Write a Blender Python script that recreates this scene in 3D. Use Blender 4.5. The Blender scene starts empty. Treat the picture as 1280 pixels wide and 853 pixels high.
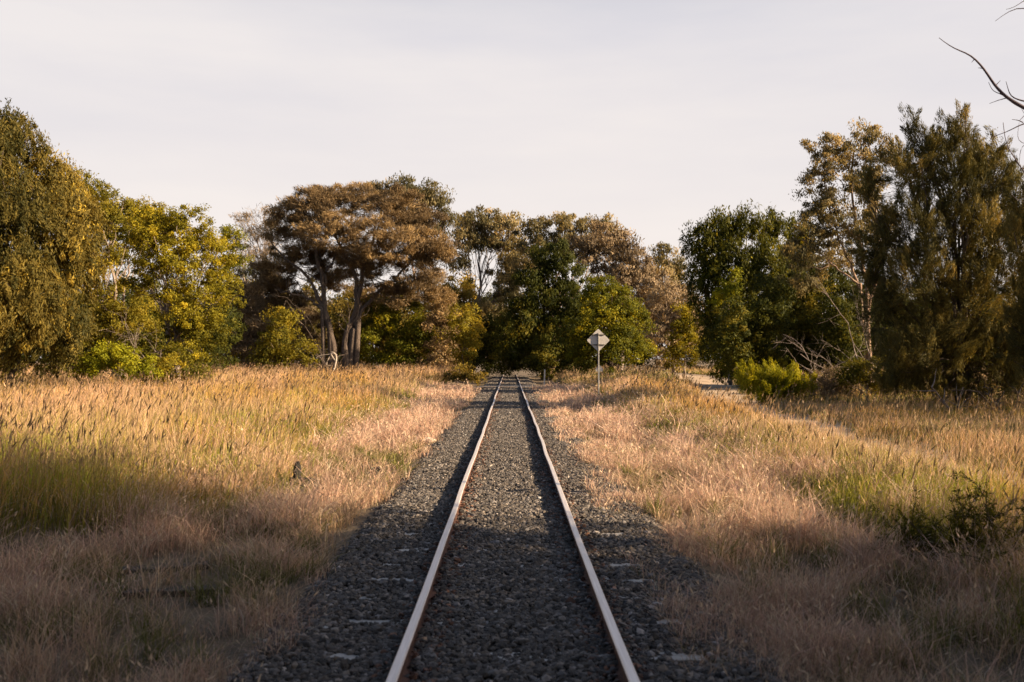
import bpy, math, random
import numpy as np
from mathutils import Vector
D2R = math.radians
S = bpy.context.scene
COL = S.collection

# ------------------------------------------------------------------ camera, sky, sun, exposure
F = 1244.0                      # focal length in pixels of a 1280 wide frame
CX, CZ = -0.03, 2.17            # camera position (x, height)
VX, VY = 637.0, 447.0           # vanishing point of the rails
cam_d = bpy.data.cameras.new('camera'); cam = bpy.data.objects.new('camera', cam_d); COL.objects.link(cam)
cam_d.sensor_width = 36.0; cam_d.lens = F / 1280 * 36
cam.location = (CX, 0, CZ)
cam.rotation_euler = (D2R(90) + math.atan(20.5 / F), 0, -math.atan(3.0 / F))
cam_d.clip_end = 3000
cam_d.dof.use_dof = True; cam_d.dof.focus_distance = 24; cam_d.dof.aperture_fstop = 2.2
S.camera = cam

SUN_EL, SUN_BACK = 21.0, 12.0   # height of the sun; how far behind the +X axis it stands
w = bpy.data.worlds.new('World'); S.world = w; w.use_nodes = True
nt = w.node_tree; N = nt.nodes; L = nt.links
bg = N['Background']; bg.inputs['Strength'].default_value = 0.05
sky = N.new('ShaderNodeTexSky'); sky.sky_type = 'NISHITA'; sky.sun_disc = False
sky.sun_elevation = D2R(SUN_EL); sky.sun_rotation = D2R(90 + SUN_BACK)
sky.dust_density = 3.0; sky.air_density = 1.0; sky.ozone_density = 1.0; sky.altitude = 50
tc = N.new('ShaderNodeTexCoord'); sx = N.new('ShaderNodeSeparateXYZ'); L.new(tc.outputs['Generated'], sx.inputs[0])
mp = N.new('ShaderNodeMapping'); mp.inputs['Scale'].default_value = (1.2, 1.2, 6.0); mp.inputs['Rotation'].default_value = (0, D2R(12), 0)
L.new(tc.outputs['Generated'], mp.inputs[0])
nz = N.new('ShaderNodeTexNoise'); nz.inputs['Scale'].default_value = 1.6; nz.inputs['Detail'].default_value = 5; nz.inputs['Roughness'].default_value = .55
L.new(mp.outputs[0], nz.inputs['Vector'])
el = N.new('ShaderNodeMapRange'); el.inputs['From Min'].default_value = 0.30; el.inputs['From Max'].default_value = 0.50
el.inputs['To Min'].default_value = 0.93; el.inputs['To Max'].default_value = 0.04; el.interpolation_type = 'SMOOTHSTEP'
L.new(sx.outputs['Z'], el.inputs['Value'])
veil = N.new('ShaderNodeMix'); veil.data_type = 'RGBA'
veil.inputs['A'].default_value = (5.25, 5.05, 5.3, 1); veil.inputs['B'].default_value = (6.15, 5.75, 5.65, 1)
vr = N.new('ShaderNodeMapRange'); vr.inputs['From Min'].default_value = .35; vr.inputs['From Max'].default_value = .65
L.new(nz.outputs['Fac'], vr.inputs['Value']); L.new(vr.outputs[0], veil.inputs['Factor'])
veil2 = N.new('ShaderNodeMix'); veil2.data_type = 'RGBA'      # horizon haze is a little brighter than the veil above it
ez = N.new('ShaderNodeMapRange'); ez.inputs['From Min'].default_value = 0.0; ez.inputs['From Max'].default_value = 0.3
L.new(sx.outputs['Z'], ez.inputs['Value']); L.new(ez.outputs[0], veil2.inputs['Factor'])
veil2.inputs['A'].default_value = (6.95, 6.25, 5.8, 1); L.new(veil.outputs['Result'], veil2.inputs['B'])
mx = N.new('ShaderNodeMix'); mx.data_type = 'RGBA'
dy = N.new('ShaderNodeMapRange'); dy.inputs['From Min'].default_value = -0.15; dy.inputs['From Max'].default_value = 0.55; dy.inputs['To Min'].default_value = .15; dy.interpolation_type = 'SMOOTHSTEP'
L.new(sx.outputs['Y'], dy.inputs['Value'])
fm = N.new('ShaderNodeMath'); fm.operation = 'MULTIPLY'; L.new(el.outputs[0], fm.inputs[0]); L.new(dy.outputs[0], fm.inputs[1])
L.new(fm.outputs[0], mx.inputs['Factor']); L.new(sky.outputs[0], mx.inputs['A']); L.new(veil2.outputs['Result'], mx.inputs['B'])
L.new(mx.outputs['Result'], bg.inputs['Color'])

sd = bpy.data.lights.new('sun', 'SUN'); sun = bpy.data.objects.new('sun', sd); COL.objects.link(sun)
sd.energy = 5.0; sd.angle = D2R(0.6); sd.color = (1.0, 0.75, 0.47)
a, e = -D2R(SUN_BACK), D2R(SUN_EL)
to_sun = Vector((math.cos(a) * math.cos(e), math.sin(a) * math.cos(e), math.sin(e)))
sun.rotation_euler = to_sun.to_track_quat('Z', 'Y').to_euler()
S.view_settings.view_transform = 'Standard'; S.view_settings.look = 'None'
S.view_settings.exposure = 1.57; S.view_settings.gamma = 1.0; S.view_settings.use_curve_mapping = False
S.cycles.max_bounces = 5; S.cycles.diffuse_bounces = 4; S.cycles.transmission_bounces = 3; S.cycles.transparent_max_bounces = 4
S.cycles.use_denoising = True

# ------------------------------------------------------------------ helpers
def at(px, py, Y):
    return np.array([CX + (px - VX) / F * Y, Y, CZ - (py - VY) / F * Y])

class VNoise:
    def __init__(s, seed): s.t = np.random.default_rng(seed).random((256, 256))
    def __call__(s, x, y):
        x = np.asarray(x, float); y = np.asarray(y, float)
        xi = np.floor(x).astype(int); yi = np.floor(y).astype(int); fx = x - xi; fy = y - yi
        fx = fx * fx * (3 - 2 * fx); fy = fy * fy * (3 - 2 * fy); t = s.t
        g = lambda i, j: t[i & 255, j & 255]
        return (g(xi, yi) * (1 - fx) * (1 - fy) + g(xi + 1, yi) * fx * (1 - fy) + g(xi, yi + 1) * (1 - fx) * fy + g(xi + 1, yi + 1) * fx * fy)
n1, n2, n3 = VNoise(1), VNoise(2), VNoise(3)
def ss(a, b, x):
    t = np.clip((np.asarray(x, float) - a) / (b - a), 0, 1); return t * t * (3 - 2 * t)
def track_x(y):
    y = np.asarray(y, float); return -np.where(y > 117, (y - 117) ** 2 / 640.0, 0)
def path_x(y):                                  # centre of the dirt path on the right
    y = np.asarray(y, float); return 9.4 + 7.5 * ss(30, 95, y) + 0.4 * np.sin(y * .21)
def ground_h(x, y):
    x = np.asarray(x, float); y = np.asarray(y, float)
    u = np.abs(x - track_x(y))
    z = -0.12 * ss(1.7, 2.6, u)
    z = z + 0.55 * ss(3.6, 7, u) * ss(40, 62, y) * (1 - .8 * ss(66, 69, y) * (1 - ss(76, 80, y)))
    z = z + 0.32 * ss(4.4, 6.5, -x) * ss(8, 13, y) * (1 - ss(38, 60, y))
    z = z + 0.34 * ss(4.0, 5.6, x) * (1 - ss(6.6, 8.2, x)) * ss(9, 15, y) * (1 - ss(52, 64, y))
    z = z + 0.10 * ss(2.2, 5, u) * (n1(x / 2.6, y / 2.6) + .5 * n2(x / .9, y / .9) - .7)
    z = z - .03 * np.clip(y - 118, 0, 55)
    onp = 1 - ss(1.1, 2.2, np.abs(x - path_x(y)))
    return z - 0.12 * onp * ss(3.6, 7, u)

def mesh_obj(name, V, faces, mats=(), parent=None, attrs=None, smooth=False, midx=None, loc=None):
    """faces: list of (k, int array (n,k)) groups"""
    me = bpy.data.meshes.new(name)
    V = np.asarray(V, np.float32)
    if loc is not None: V = V - np.asarray(loc, np.float32)
    me.vertices.add(len(V)); me.vertices.foreach_set('co', V.ravel())
    idx = np.concatenate([f.ravel() for f in faces]).astype(np.int32)
    tot = np.concatenate([np.full(len(f), f.shape[1]) for f in faces]).astype(np.int32)
    st = np.concatenate([[0], np.cumsum(tot)[:-1]]).astype(np.int32)
    me.loops.add(len(idx)); me.loops.foreach_set('vertex_index', idx)
    me.polygons.add(len(tot)); me.polygons.foreach_set('loop_start', st)
    if smooth: me.polygons.foreach_set('use_smooth', np.ones(len(tot), bool))
    else: me.polygons.foreach_set('use_smooth', np.zeros(len(tot), bool))
    if midx is not None: me.polygons.foreach_set('material_index', np.asarray(midx, np.int32))
    for k, v in (attrs or {}).items():
        v = np.asarray(v, np.float32)
        dom = 'POINT' if len(v) == len(V) else 'FACE'
        if v.ndim == 1:
            at_ = me.attributes.new(k, 'FLOAT', dom); at_.data.foreach_set('value', v)
        else:
            at_ = me.attributes.new(k, 'FLOAT_COLOR', dom)
            at_.data.foreach_set('color', np.concatenate([v, np.ones((len(v), 1), np.float32)], 1).ravel())
    me.update(calc_edges=True)
    o = bpy.data.objects.new(name, me); COL.objects.link(o)
    for m in mats: me.materials.append(m)
    if parent: o.parent = parent
    if loc is not None and parent is None: o.location = tuple(float(q) for q in loc)
    return o
def tag(o, label=None, cat=None, group=None, kind=None):
    for k, v in (('label', label), ('category', cat), ('group', group), ('kind', kind)):
        if v: o[k] = v
    return o
def empty(name, loc, label, cat, group=None):
    o = bpy.data.objects.new(name, None); COL.objects.link(o); o.location = tuple(float(q) for q in loc)
    o.empty_display_size = .3
    return tag(o, label, cat, group)

def tubes(lines, sides=6):
    """lines: list of (pts (n,3), radii (n,))"""
    VV, FF, base = [], [], 0
    ang = np.arange(sides) / sides * 2 * math.pi
    for P, R in lines:
        P = np.asarray(P, float); R = np.asarray(R, float); n = len(P)
        if n < 2: continue
        T = np.gradient(P, axis=0); T /= np.linalg.norm(T, axis=1, keepdims=True) + 1e-9
        ref = np.where(np.abs(T[:, 2:3]) > .9, np.array([[1., 0, 0]]), np.array([[0, 0, 1.]]))
        A = np.cross(T, ref); A /= np.linalg.norm(A, axis=1, keepdims=True) + 1e-9
        B = np.cross(T, A)
        ring = P[:, None] + R[:, None, None] * (A[:, None] * np.cos(ang)[None, :, None] + B[:, None] * np.sin(ang)[None, :, None])
        VV.append(ring.reshape(-1, 3))
        i = np.arange(n - 1)[:, None] * sides; j = np.arange(sides)[None]; j2 = (j + 1) % sides
        FF.append(np.stack([i + j, i + j2, i + sides + j2, i + sides + j], -1).reshape(-1, 4) + base)
        base += n * sides
    return np.concatenate(VV), [np.concatenate(FF)]
def smooth_line(ctrl, n, rng, wob=0.0):
    ctrl = np.asarray(ctrl, float); d = np.r_[0, np.cumsum(np.linalg.norm(np.diff(ctrl, axis=0), axis=1))]
    t = np.linspace(0, d[-1], n); P = np.stack([np.interp(t, d, ctrl[:, k]) for k in range(3)], 1)
    for _ in range(2): P[1:-1] = (P[:-2] + 2 * P[1:-1] + P[2:]) / 4
    if wob:
        J = rng.normal(0, wob, P.shape); J[0] = 0; P = P + J
    return P

# ------------------------------------------------------------------ materials
def newmat(name):
    m = bpy.data.materials.new(name); m.use_nodes = True; nt = m.node_tree
    return m, nt, nt.nodes, nt.links, nt.nodes['Principled BSDF']
def leaf_mat(name, c0, c1, c2=None, trans=.42, rough=.6, spec=.10):
    up = lambda c, k: (min(c[0] * k, .5), min(c[1] * k * 1.07, .5), c[2] * k)
    c0, c1, c2 = up(c0, 1.5), up(c1, 1.3), (up(c2, 1.15) if c2 else None)
    m, nt, N, L, b = newmat(name)
    at_ = N.new('ShaderNodeAttribute'); at_.attribute_name = 'tint'
    r = N.new('ShaderNodeValToRGB'); r.color_ramp.elements[0].color = (*c0, 1); r.color_ramp.elements[1].color = (*c1, 1)
    if c2:
        r.color_ramp.elements[1].position = .75; q = r.color_ramp.elements.new(1.0); q.color = (*c2, 1)
    L.new(at_.outputs['Fac'], r.inputs[0]); L.new(r.outputs[0], b.inputs['Base Color'])
    b.inputs['Roughness'].default_value = rough; b.inputs['Specular IOR Level'].default_value = spec
    t = N.new('ShaderNodeBsdfTranslucent'); mixs = N.new('ShaderNodeMixShader'); mixs.inputs[0].default_value = trans
    g = N.new('ShaderNodeMix'); g.data_type = 'RGBA'; g.blend_type = 'MULTIPLY'; g.inputs['Factor'].default_value = 1
    L.new(r.outputs[0], g.inputs['A']); g.inputs['B'].default_value = (1.35, 1.12, .6, 1); L.new(g.outputs['Result'], t.inputs[0])
    L.new(b.outputs[0], mixs.inputs[1]); L.new(t.outputs[0], mixs.inputs[2]); L.new(mixs.outputs[0], N['Material Output'].inputs[0])
    return m
def col_mat(name, trans=.3, rough=.6, spec=.25):
    m, nt, N, L, b = newmat(name)
    at_ = N.new('ShaderNodeAttribute'); at_.attribute_name = 'col'
    L.new(at_.outputs['Color'], b.inputs['Base Color']); b.inputs['Roughness'].default_value = rough; b.inputs['Specular IOR Level'].default_value = spec
    if trans:
        t = N.new('ShaderNodeBsdfTranslucent'); mixs = N.new('ShaderNodeMixShader'); mixs.inputs[0].default_value = trans
        L.new(at_.outputs['Color'], t.inputs[0])
        L.new(b.outputs[0], mixs.inputs[1]); L.new(t.outputs[0], mixs.inputs[2]); L.new(mixs.outputs[0], N['Material Output'].inputs[0])
    return m
def noise_mat(name, cols, scale=5, detail=6, rough=.9, bump=.3, bdist=.02, stretch=None, bscale=None, metal=0, spec=.3):
    m, nt, N, L, b = newmat(name)
    g = N.new('ShaderNodeNewGeometry'); mp = N.new('ShaderNodeMapping'); L.new(g.outputs['Position'], mp.inputs[0])
    if stretch: mp.inputs['Scale'].default_value = stretch
    n = N.new('ShaderNodeTexNoise'); n.inputs['Scale'].default_value = scale; n.inputs['Detail'].default_value = detail; n.inputs['Roughness'].default_value = .65
    L.new(mp.outputs[0], n.inputs['Vector'])
    r = N.new('ShaderNodeValToRGB'); els = r.color_ramp.elements
    els[0].position = .3; els[0].color = (*cols[0], 1); els[1].position = .7; els[1].color = (*cols[-1], 1)
    for i, c in enumerate(cols[1:-1]):
        q = els.new(.3 + .4 * (i + 1) / (len(cols) - 1)); q.color = (*c, 1)
    L.new(n.outputs['Fac'], r.inputs[0]); L.new(r.outputs[0], b.inputs['Base Color'])
    b.inputs['Roughness'].default_value = rough; b.inputs['Metallic'].default_value = metal; b.inputs['Specular IOR Level'].default_value = spec
    n2_ = N.new('ShaderNodeTexNoise'); n2_.inputs['Scale'].default_value = bscale or scale * 4; n2_.inputs['Detail'].default_value = 5
    L.new(mp.outputs[0], n2_.inputs['Vector'])
    bp = N.new('ShaderNodeBump'); bp.inputs['Strength'].default_value = bump; bp.inputs['Distance'].default_value = bdist
    L.new(n2_.outputs['Fac'], bp.inputs['Height']); L.new(bp.outputs[0], b.inputs['Normal'])
    return m

M_ground = noise_mat('ground_soil', [(.05, .038, .026), (.13, .095, .062), (.20, .15, .095)], scale=2.2, detail=10, bump=.7, bdist=.05, bscale=14)
M_path = noise_mat('path_dirt', [(.28, .20, .14), (.42, .32, .23), (.54, .42, .31)], scale=1.3, detail=9, bump=.5, bdist=.03, bscale=9)
M_bed = noise_mat('ballast_fines', [(.02, .019, .019), (.05, .046, .044), (.10, .09, .08)], scale=14, detail=8, bump=1, bdist=.05, bscale=26)
M_stone = col_mat('ballast_stone', trans=0, rough=.85, spec=.25)
M_rust = noise_mat('rail_rust', [(.05, .024, .018), (.10, .048, .035), (.16, .085, .06)], scale=18, detail=6, rough=.85, bump=.4, bdist=.004)
M_steel = noise_mat('rail_polished', [(.60, .54, .53), (.86, .81, .80)], scale=3, stretch=(30, .6, 6), rough=.42, bump=.08, bdist=.002, metal=.55)
M_timber = noise_mat('sleeper_timber', [(.22, .20, .19), (.42, .40, .38), (.60, .57, .55)], scale=5, stretch=(1, 14, 10), rough=.9, bump=.6, bdist=.01)
M_oldtimber = noise_mat('old_timber', [(.03, .026, .024), (.07, .06, .052), (.16, .13, .11)], scale=5, stretch=(1, 12, 10), rough=.9, bump=.8, bdist=.02)
M_palewood = noise_mat('weathered_wood', [(.22, .18, .15), (.36, .31, .27), (.5, .45, .4)], scale=7, rough=.8, bump=.5, bdist=.02)
M_barkdark = noise_mat('bark_dark', [(.035, .026, .022), (.085, .065, .055), (.16, .125, .105)], scale=4, stretch=(3, 3, .7), rough=.9, bump=.9, bdist=.05)
M_barkpale = noise_mat('bark_pale', [(.12, .075, .055), (.26, .17, .12), (.40, .30, .23)], scale=2, stretch=(2, 2, .6), rough=.8, bump=.5, bdist=.03)
M_barkgrey = noise_mat('bark_grey', [(.09, .07, .06), (.20, .16, .14), (.33, .28, .25)], scale=5, stretch=(2, 2, .7), rough=.85, bump=.6, bdist=.03)
M_char = noise_mat('charred_wood', [(.006, .005, .005), (.018, .015, .014), (.03, .026, .024)], scale=12, rough=.8, bump=1, bdist=.03)
M_galv = noise_mat('galvanised_steel', [(.16, .16, .17), (.24, .24, .25)], scale=9, rough=.55, bump=.1, bdist=.002, metal=.4)
M_signback = noise_mat('sign_back_metal', [(.40, .38, .37), (.52, .495, .48), (.58, .55, .53)], scale=4, rough=.6, bump=.05, bdist=.002)
M_signdark = noise_mat('sign_bracket_metal', [(.05, .045, .04), (.09, .08, .07)], scale=9, rough=.6, bump=.1, bdist=.002)
M_white = noise_mat('white_paint', [(.55, .50, .44), (.72, .68, .62)], scale=8, rough=.6, bump=.2, bdist=.004)
M_rock = noise_mat('pale_rock', [(.38, .30, .24), (.60, .50, .42)], scale=12, rough=.85, bump=.6, bdist=.02)

# ------------------------------------------------------------------ ground, path, ballast bed
def sheet(name, xs, ys, mat, zfun, lift=0.0, xoff=None):
    X, Y = np.meshgrid(xs, ys)
    if xoff is not None: X = X + xoff(Y)
    Z = zfun(X, Y) + lift
    V = np.stack([X, Y, Z], -1).reshape(-1, 3); nx, ny = len(xs), len(ys)
    i, j = np.meshgrid(np.arange(nx - 1), np.arange(ny - 1)); k = (j * nx + i).ravel()
    o = mesh_obj(name, V, [np.stack([k, k + 1, k + nx + 1, k + nx], 1)], [mat], smooth=True)
    return o
gx = np.concatenate([-np.geomspace(900, 22, 24), np.arange(-20, 20.01, .3), np.geomspace(22, 900, 24)])
gy = np.concatenate([[-300, -120, -60, -30], np.arange(-15, 60, .35), np.arange(60, 130, .9), np.geomspace(131, 1800, 26)])
tag(sheet('ground', gx, gy, M_ground, ground_h), kind='structure')
tag(sheet('ballast_bed', np.array([-2.25, -2.0, -1.75, -1.4, -1, -.5, 0, .5, 1, 1.4, 1.75, 2.0, 2.25]), np.arange(-12, 190, .5), M_bed,
          lambda X, Y: .012 - .03 * np.clip(Y - 118, 0, 55) - .17 * ss(1.65, 2.3, np.abs(X - track_x(Y))) + .008 * n1(X * 3, Y * 3), xoff=track_x), kind='structure')
py_ = np.arange(-12, 135, .5)
tag(sheet('dirt_path', np.array([-1.9, -1.3, -1.0, -.6, 0, .6, 1.0, 1.3, 1.9]), py_, M_path, ground_h, .03, path_x), kind='structure')
def cross_y(x): return 72.0 + .14 * x
V = []; xs = np.arange(-12, 17, .6); off = np.array([-2.4, -1.6, -.8, 0, .8, 1.6, 2.4])
X, O = np.meshgrid(xs, off); Y = cross_y(X) + O * (1 + .2 * np.sin(X))
tr = 1 - ss(1.8, 2.8, np.abs(X))
Z = np.maximum(ground_h(X, Y) + .03, tr * .09)
k = (np.arange(len(off) - 1)[:, None] * len(xs) + np.arange(len(xs) - 1)[None]).ravel()
tag(mesh_obj('crossing_path', np.stack([X, Y, Z], -1).reshape(-1, 3), [np.stack([k, k + 1, k + len(xs) + 1, k + len(xs)], 1)], [M_path], smooth=True), kind='structure')

# ------------------------------------------------------------------ ballast stones
rng = np.random.default_rng(7)
ICO = []
ph = (1 + 5 ** .5) / 2
for s1 in (-1, 1):
    for s2 in (-1, 1): ICO += [(0, s1, s2 * ph), (s1, s2 * ph, 0), (s2 * ph, 0, s1)]
ICO = np.array(ICO, float); ICO /= np.linalg.norm(ICO[0])
import bmesh
bm_ = bmesh.new(); [bm_.verts.new(v) for v in ICO]; bmesh.ops.convex_hull(bm_, input=bm_.verts); bm_.verts.index_update()
ICO = np.array([v.co[:] for v in bm_.verts]); ICOF = np.array([[v.index for v in f.verts] for f in bm_.faces]); bm_.free()
OCT = np.array([(1, 0, 0), (-1, 0, 0), (0, 1, 0), (0, -1, 0), (0, 0, 1), (0, 0, -1)], float)
OCTF = np.array([(0, 2, 4), (2, 1, 4), (1, 3, 4), (3, 0, 4), (2, 0, 5), (1, 2, 5), (3, 1, 5), (0, 3, 5)])
def rotmats(n, rng):
    q = rng.normal(size=(n, 4)); q /= np.linalg.norm(q, axis=1, keepdims=True); w_, x, y, z = q.T
    return np.stack([1 - 2 * (y * y + z * z), 2 * (x * y - z * w_), 2 * (x * z + y * w_), 2 * (x * y + z * w_), 1 - 2 * (x * x + z * z), 2 * (y * z - x * w_),
                     2 * (x * z - y * w_), 2 * (y * z + x * w_), 1 - 2 * (x * x + y * y)], 1).reshape(-1, 3, 3)
def stones(pos, size, tmpl, tf, rng, jit=.28):
    n = len(pos); A = tmpl[None] * (1 + rng.uniform(-jit, jit, (n, len(tmpl), 1))) * rng.uniform(.6, 1.15, (n, 1, 3))
    A = np.einsum('nij,nkj->nki', rotmats(n, rng), A) * size[:, None, None]; A[:, :, 2] *= .8
    V = (A + pos[:, None]).reshape(-1, 3)
    Fc = (tf[None] + (np.arange(n) * len(tmpl))[:, None, None]).reshape(-1, 3)
    return V, Fc
SLEEPERS = [5.0, 5.75, 6.45, 7.15, 8.1, 8.85, 9.6, 10.3, 11.1, 12.1, 12.8, 13.5, 14.2, 14.9, 15.6, 16.3, 17.0, 17.7, 18.4]
EXPOSED = [(-1.35, -.95, 9.6), (-1.34, -1.0, 8.1), (-1.34, -1.12, 7.15), (1.13, 1.38, 7.15), (1.16, 1.37, 8.1), (1.02, 1.34, 10.3), (1.05, 1.38, 12.1),
           (-1.36, -1.2, 8.85), (1.2, 1.36, 8.85), (-1.36, -1.15, 6.45), (1.12, 1.3, 6.45), (-1.33, -1.1, 10.3), (1.14, 1.36, 9.6), (-1.3, -1.12, 11.1), (-1.3, -1.05, 12.1), (1.1, 1.33, 14.2)]
VV, FF, CC, base = [], [], [], 0
for y0, y1, dens, sz, tm, tf in ((4.2, 9, 1500, .024, ICO, ICOF), (9, 16, 1150, .025, ICO, ICOF), (16, 30, 800, .028, OCT, OCTF), (30, 52, 460, .036, OCT, OCTF), (52, 112, 170, .055, OCT, OCTF)):
    n = int(dens * (y1 - y0) * 4.6)
    x = rng.uniform(-2.3, 2.3, n); y = rng.uniform(y0, y1, n)
    p = np.clip((2.42 - np.abs(x) + .45 * (n1(x * 1.3 + 9, y * 1.3) - .5)) * 2.2, 0, 1) * (1 - .8 * (1 - ss(1.6, 2.2, np.abs(y - 72))))
    keep = rng.random(n) < p
    for ex0, ex1, ey in EXPOSED: keep &= ~((x > ex0 - .01) & (x < ex1 + .01) & (y > ey - .11) & (y < ey + .03 + .03 * rng.random(n)))
    keep &= np.abs(np.abs(x) - .75) > .028
    x, y = x[keep], y[keep]
    ax = np.abs(x)
    z = .016 + .03 * n2(x * 4, y * 4) - .17 * ss(1.65, 2.3, ax) + .012 * rng.random(len(x)) - .015 * ss(.1, 0, np.abs(ax - .75))
    s = sz * rng.lognormal(0, .3, len(x)); s = np.clip(s, sz * .5, sz * 1.9)
    V, Fc = stones(np.stack([x + 0 * y, y, z], 1), s, tm, tf, rng)
    g = rng.lognormal(.05, .5, len(x)); warm = rng.random(len(x))
    c = np.stack([.080 * g * (1 + .20 * warm), .076 * g * (1 + .06 * warm), .077 * g * (1 - .10 * warm)], 1)
    rr = (np.abs(ax - .72) < .22) & (rng.random(len(x)) < .2); c[rr] *= np.array([1.25, .75, .55])
    CC.append(np.repeat(np.clip(c, 0.015, .42), len(tm), 0)); VV.append(V); FF.append(Fc + base); base += len(V)
tag(mesh_obj('ballast_gravel', np.concatenate(VV), [np.concatenate(FF)], [M_stone], attrs={'col': np.concatenate(CC)}),
    'loose dark crushed stone ballast between and beside the rails', 'gravel', kind='stuff')

# sleepers
def box_v(cx, cy, cz, sx, sy, sz, bev=.012, rot=0, tilt=0):
    bm = bmesh.new(); bmesh.ops.create_cube(bm, size=1)
    for v in bm.verts: v.co = Vector((v.co.x * sx, v.co.y * sy, v.co.z * sz))
    if bev: bmesh.ops.bevel(bm, geom=bm.edges[:], offset=bev, segments=2, affect='EDGES')
    from mathutils import Matrix
    bm.transform(Matrix.Translation((cx, cy, cz)) @ Matrix.Rotation(rot, 4, 'Z') @ Matrix.Rotation(tilt, 4, 'Y'))
    return bm
def bm_obj(name, bm, mat, parent=None, loc=None, smooth=False):
    me = bpy.data.meshes.new(name)
    if loc is not None: bmesh.ops.translate(bm, vec=-Vector([float(q) for q in loc]), verts=bm.verts)
    bmesh.ops.recalc_face_normals(bm, faces=bm.faces)
    bm.to_mesh(me); bm.free(); me.materials.append(mat)
    if smooth: me.polygons.foreach_set('use_smooth', [True] * len(me.polygons))
    o = bpy.data.objects.new(name, me); COL.objects.link(o); o.parent = parent
    if loc is not None and parent is None: o.location = [float(q) for q in loc]
    return o
# ------------------------------------------------------------------ rails
prof = np.array([(-.065, -.002), (-.065, .008), (-.012, .024), (-.009, .105), (-.034, .118), (-.035, .147), (-.027, .1555), (.027, .1555), (.035, .147), (.034, .118), (.009, .105), (.012, .024), (.065, .008), (.065, -.002)])
def rail(sgn, label):
    y = np.concatenate([np.arange(-8, 60, .4), np.arange(60, 172, 1.0)]); n = len(y)
    wx = .022 * (n1(y / 2.6 + 40 * sgn, y * 0 + 3) - .5) + .03 * (n2(y / 6.5, y * 0 + 7) - .5) + .03 * (n3(y / 14 + sgn * 8, y * 0) - .5)
    wz = .022 * (n3(y / 3.1 + 5 * sgn, y * 0 + 11) - .5) + .014 - .03 * np.clip(y - 118, 0, 55)
    cx = track_x(y) + sgn * .75 + wx
    V = np.stack([cx[:, None] + prof[None, :, 0], np.repeat(y[:, None], len(prof), 1), wz[:, None] + prof[None, :, 1]], -1).reshape(-1, 3)
    k = len(prof); i = np.arange(n - 1)[:, None] * k; j = np.arange(k)[None]; j2 = (j + 1) % k
    Fc = np.stack([i + j, i + j2, i + k + j2, i + k + j], -1).reshape(-1, 4)
    mi = np.tile(np.isin(np.arange(k), (5, 6, 7)).astype(int), n - 1)
    o = mesh_obj('rail', V, [Fc], [M_rust, M_steel], midx=mi)
    for y_ in SLEEPERS:                      # rusty spike and clip lumps beside the foot, on both sides
        for q in (-1, 1):
            bm = box_v(0, 0, 0, .045, .06, .05, .012); bmesh.ops.translate(bm, vec=(0, 0, 0), verts=bm.verts)
            c = bm_obj('rail_clip', bm, M_rust, o); c.location = (sgn * .75 + q * .058 + float(np.interp(y_, y, wx)), y_ - .03, .045)
    return tag(o, label, 'rail', 'the two rails of the track')
rail(-1, 'worn steel rail on the left of the track, rusty inner side catching the sun')
rail(1, 'worn steel rail on the right of the track, its inner side in shade')

rnd = random.Random(3)
for i, y in enumerate(SLEEPERS):
    bm = box_v(0, 0, 0, 2.74, .22, .12, .012)
    for v in bm.verts: v.co += Vector((rnd.uniform(-.008, .008), rnd.uniform(-.006, .006), rnd.uniform(-.002, .003)))
    o = bm_obj('sleeper', bm, M_timber); o.location = (rnd.uniform(-.02, .02), y, -.029); o.rotation_euler = (0, rnd.uniform(-.002, .002), rnd.uniform(-.012, .012))
    tag(o, 'grey timber sleeper almost buried in the ballast, only its ends showing', 'sleeper', 'half buried sleepers under the rails')

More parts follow.
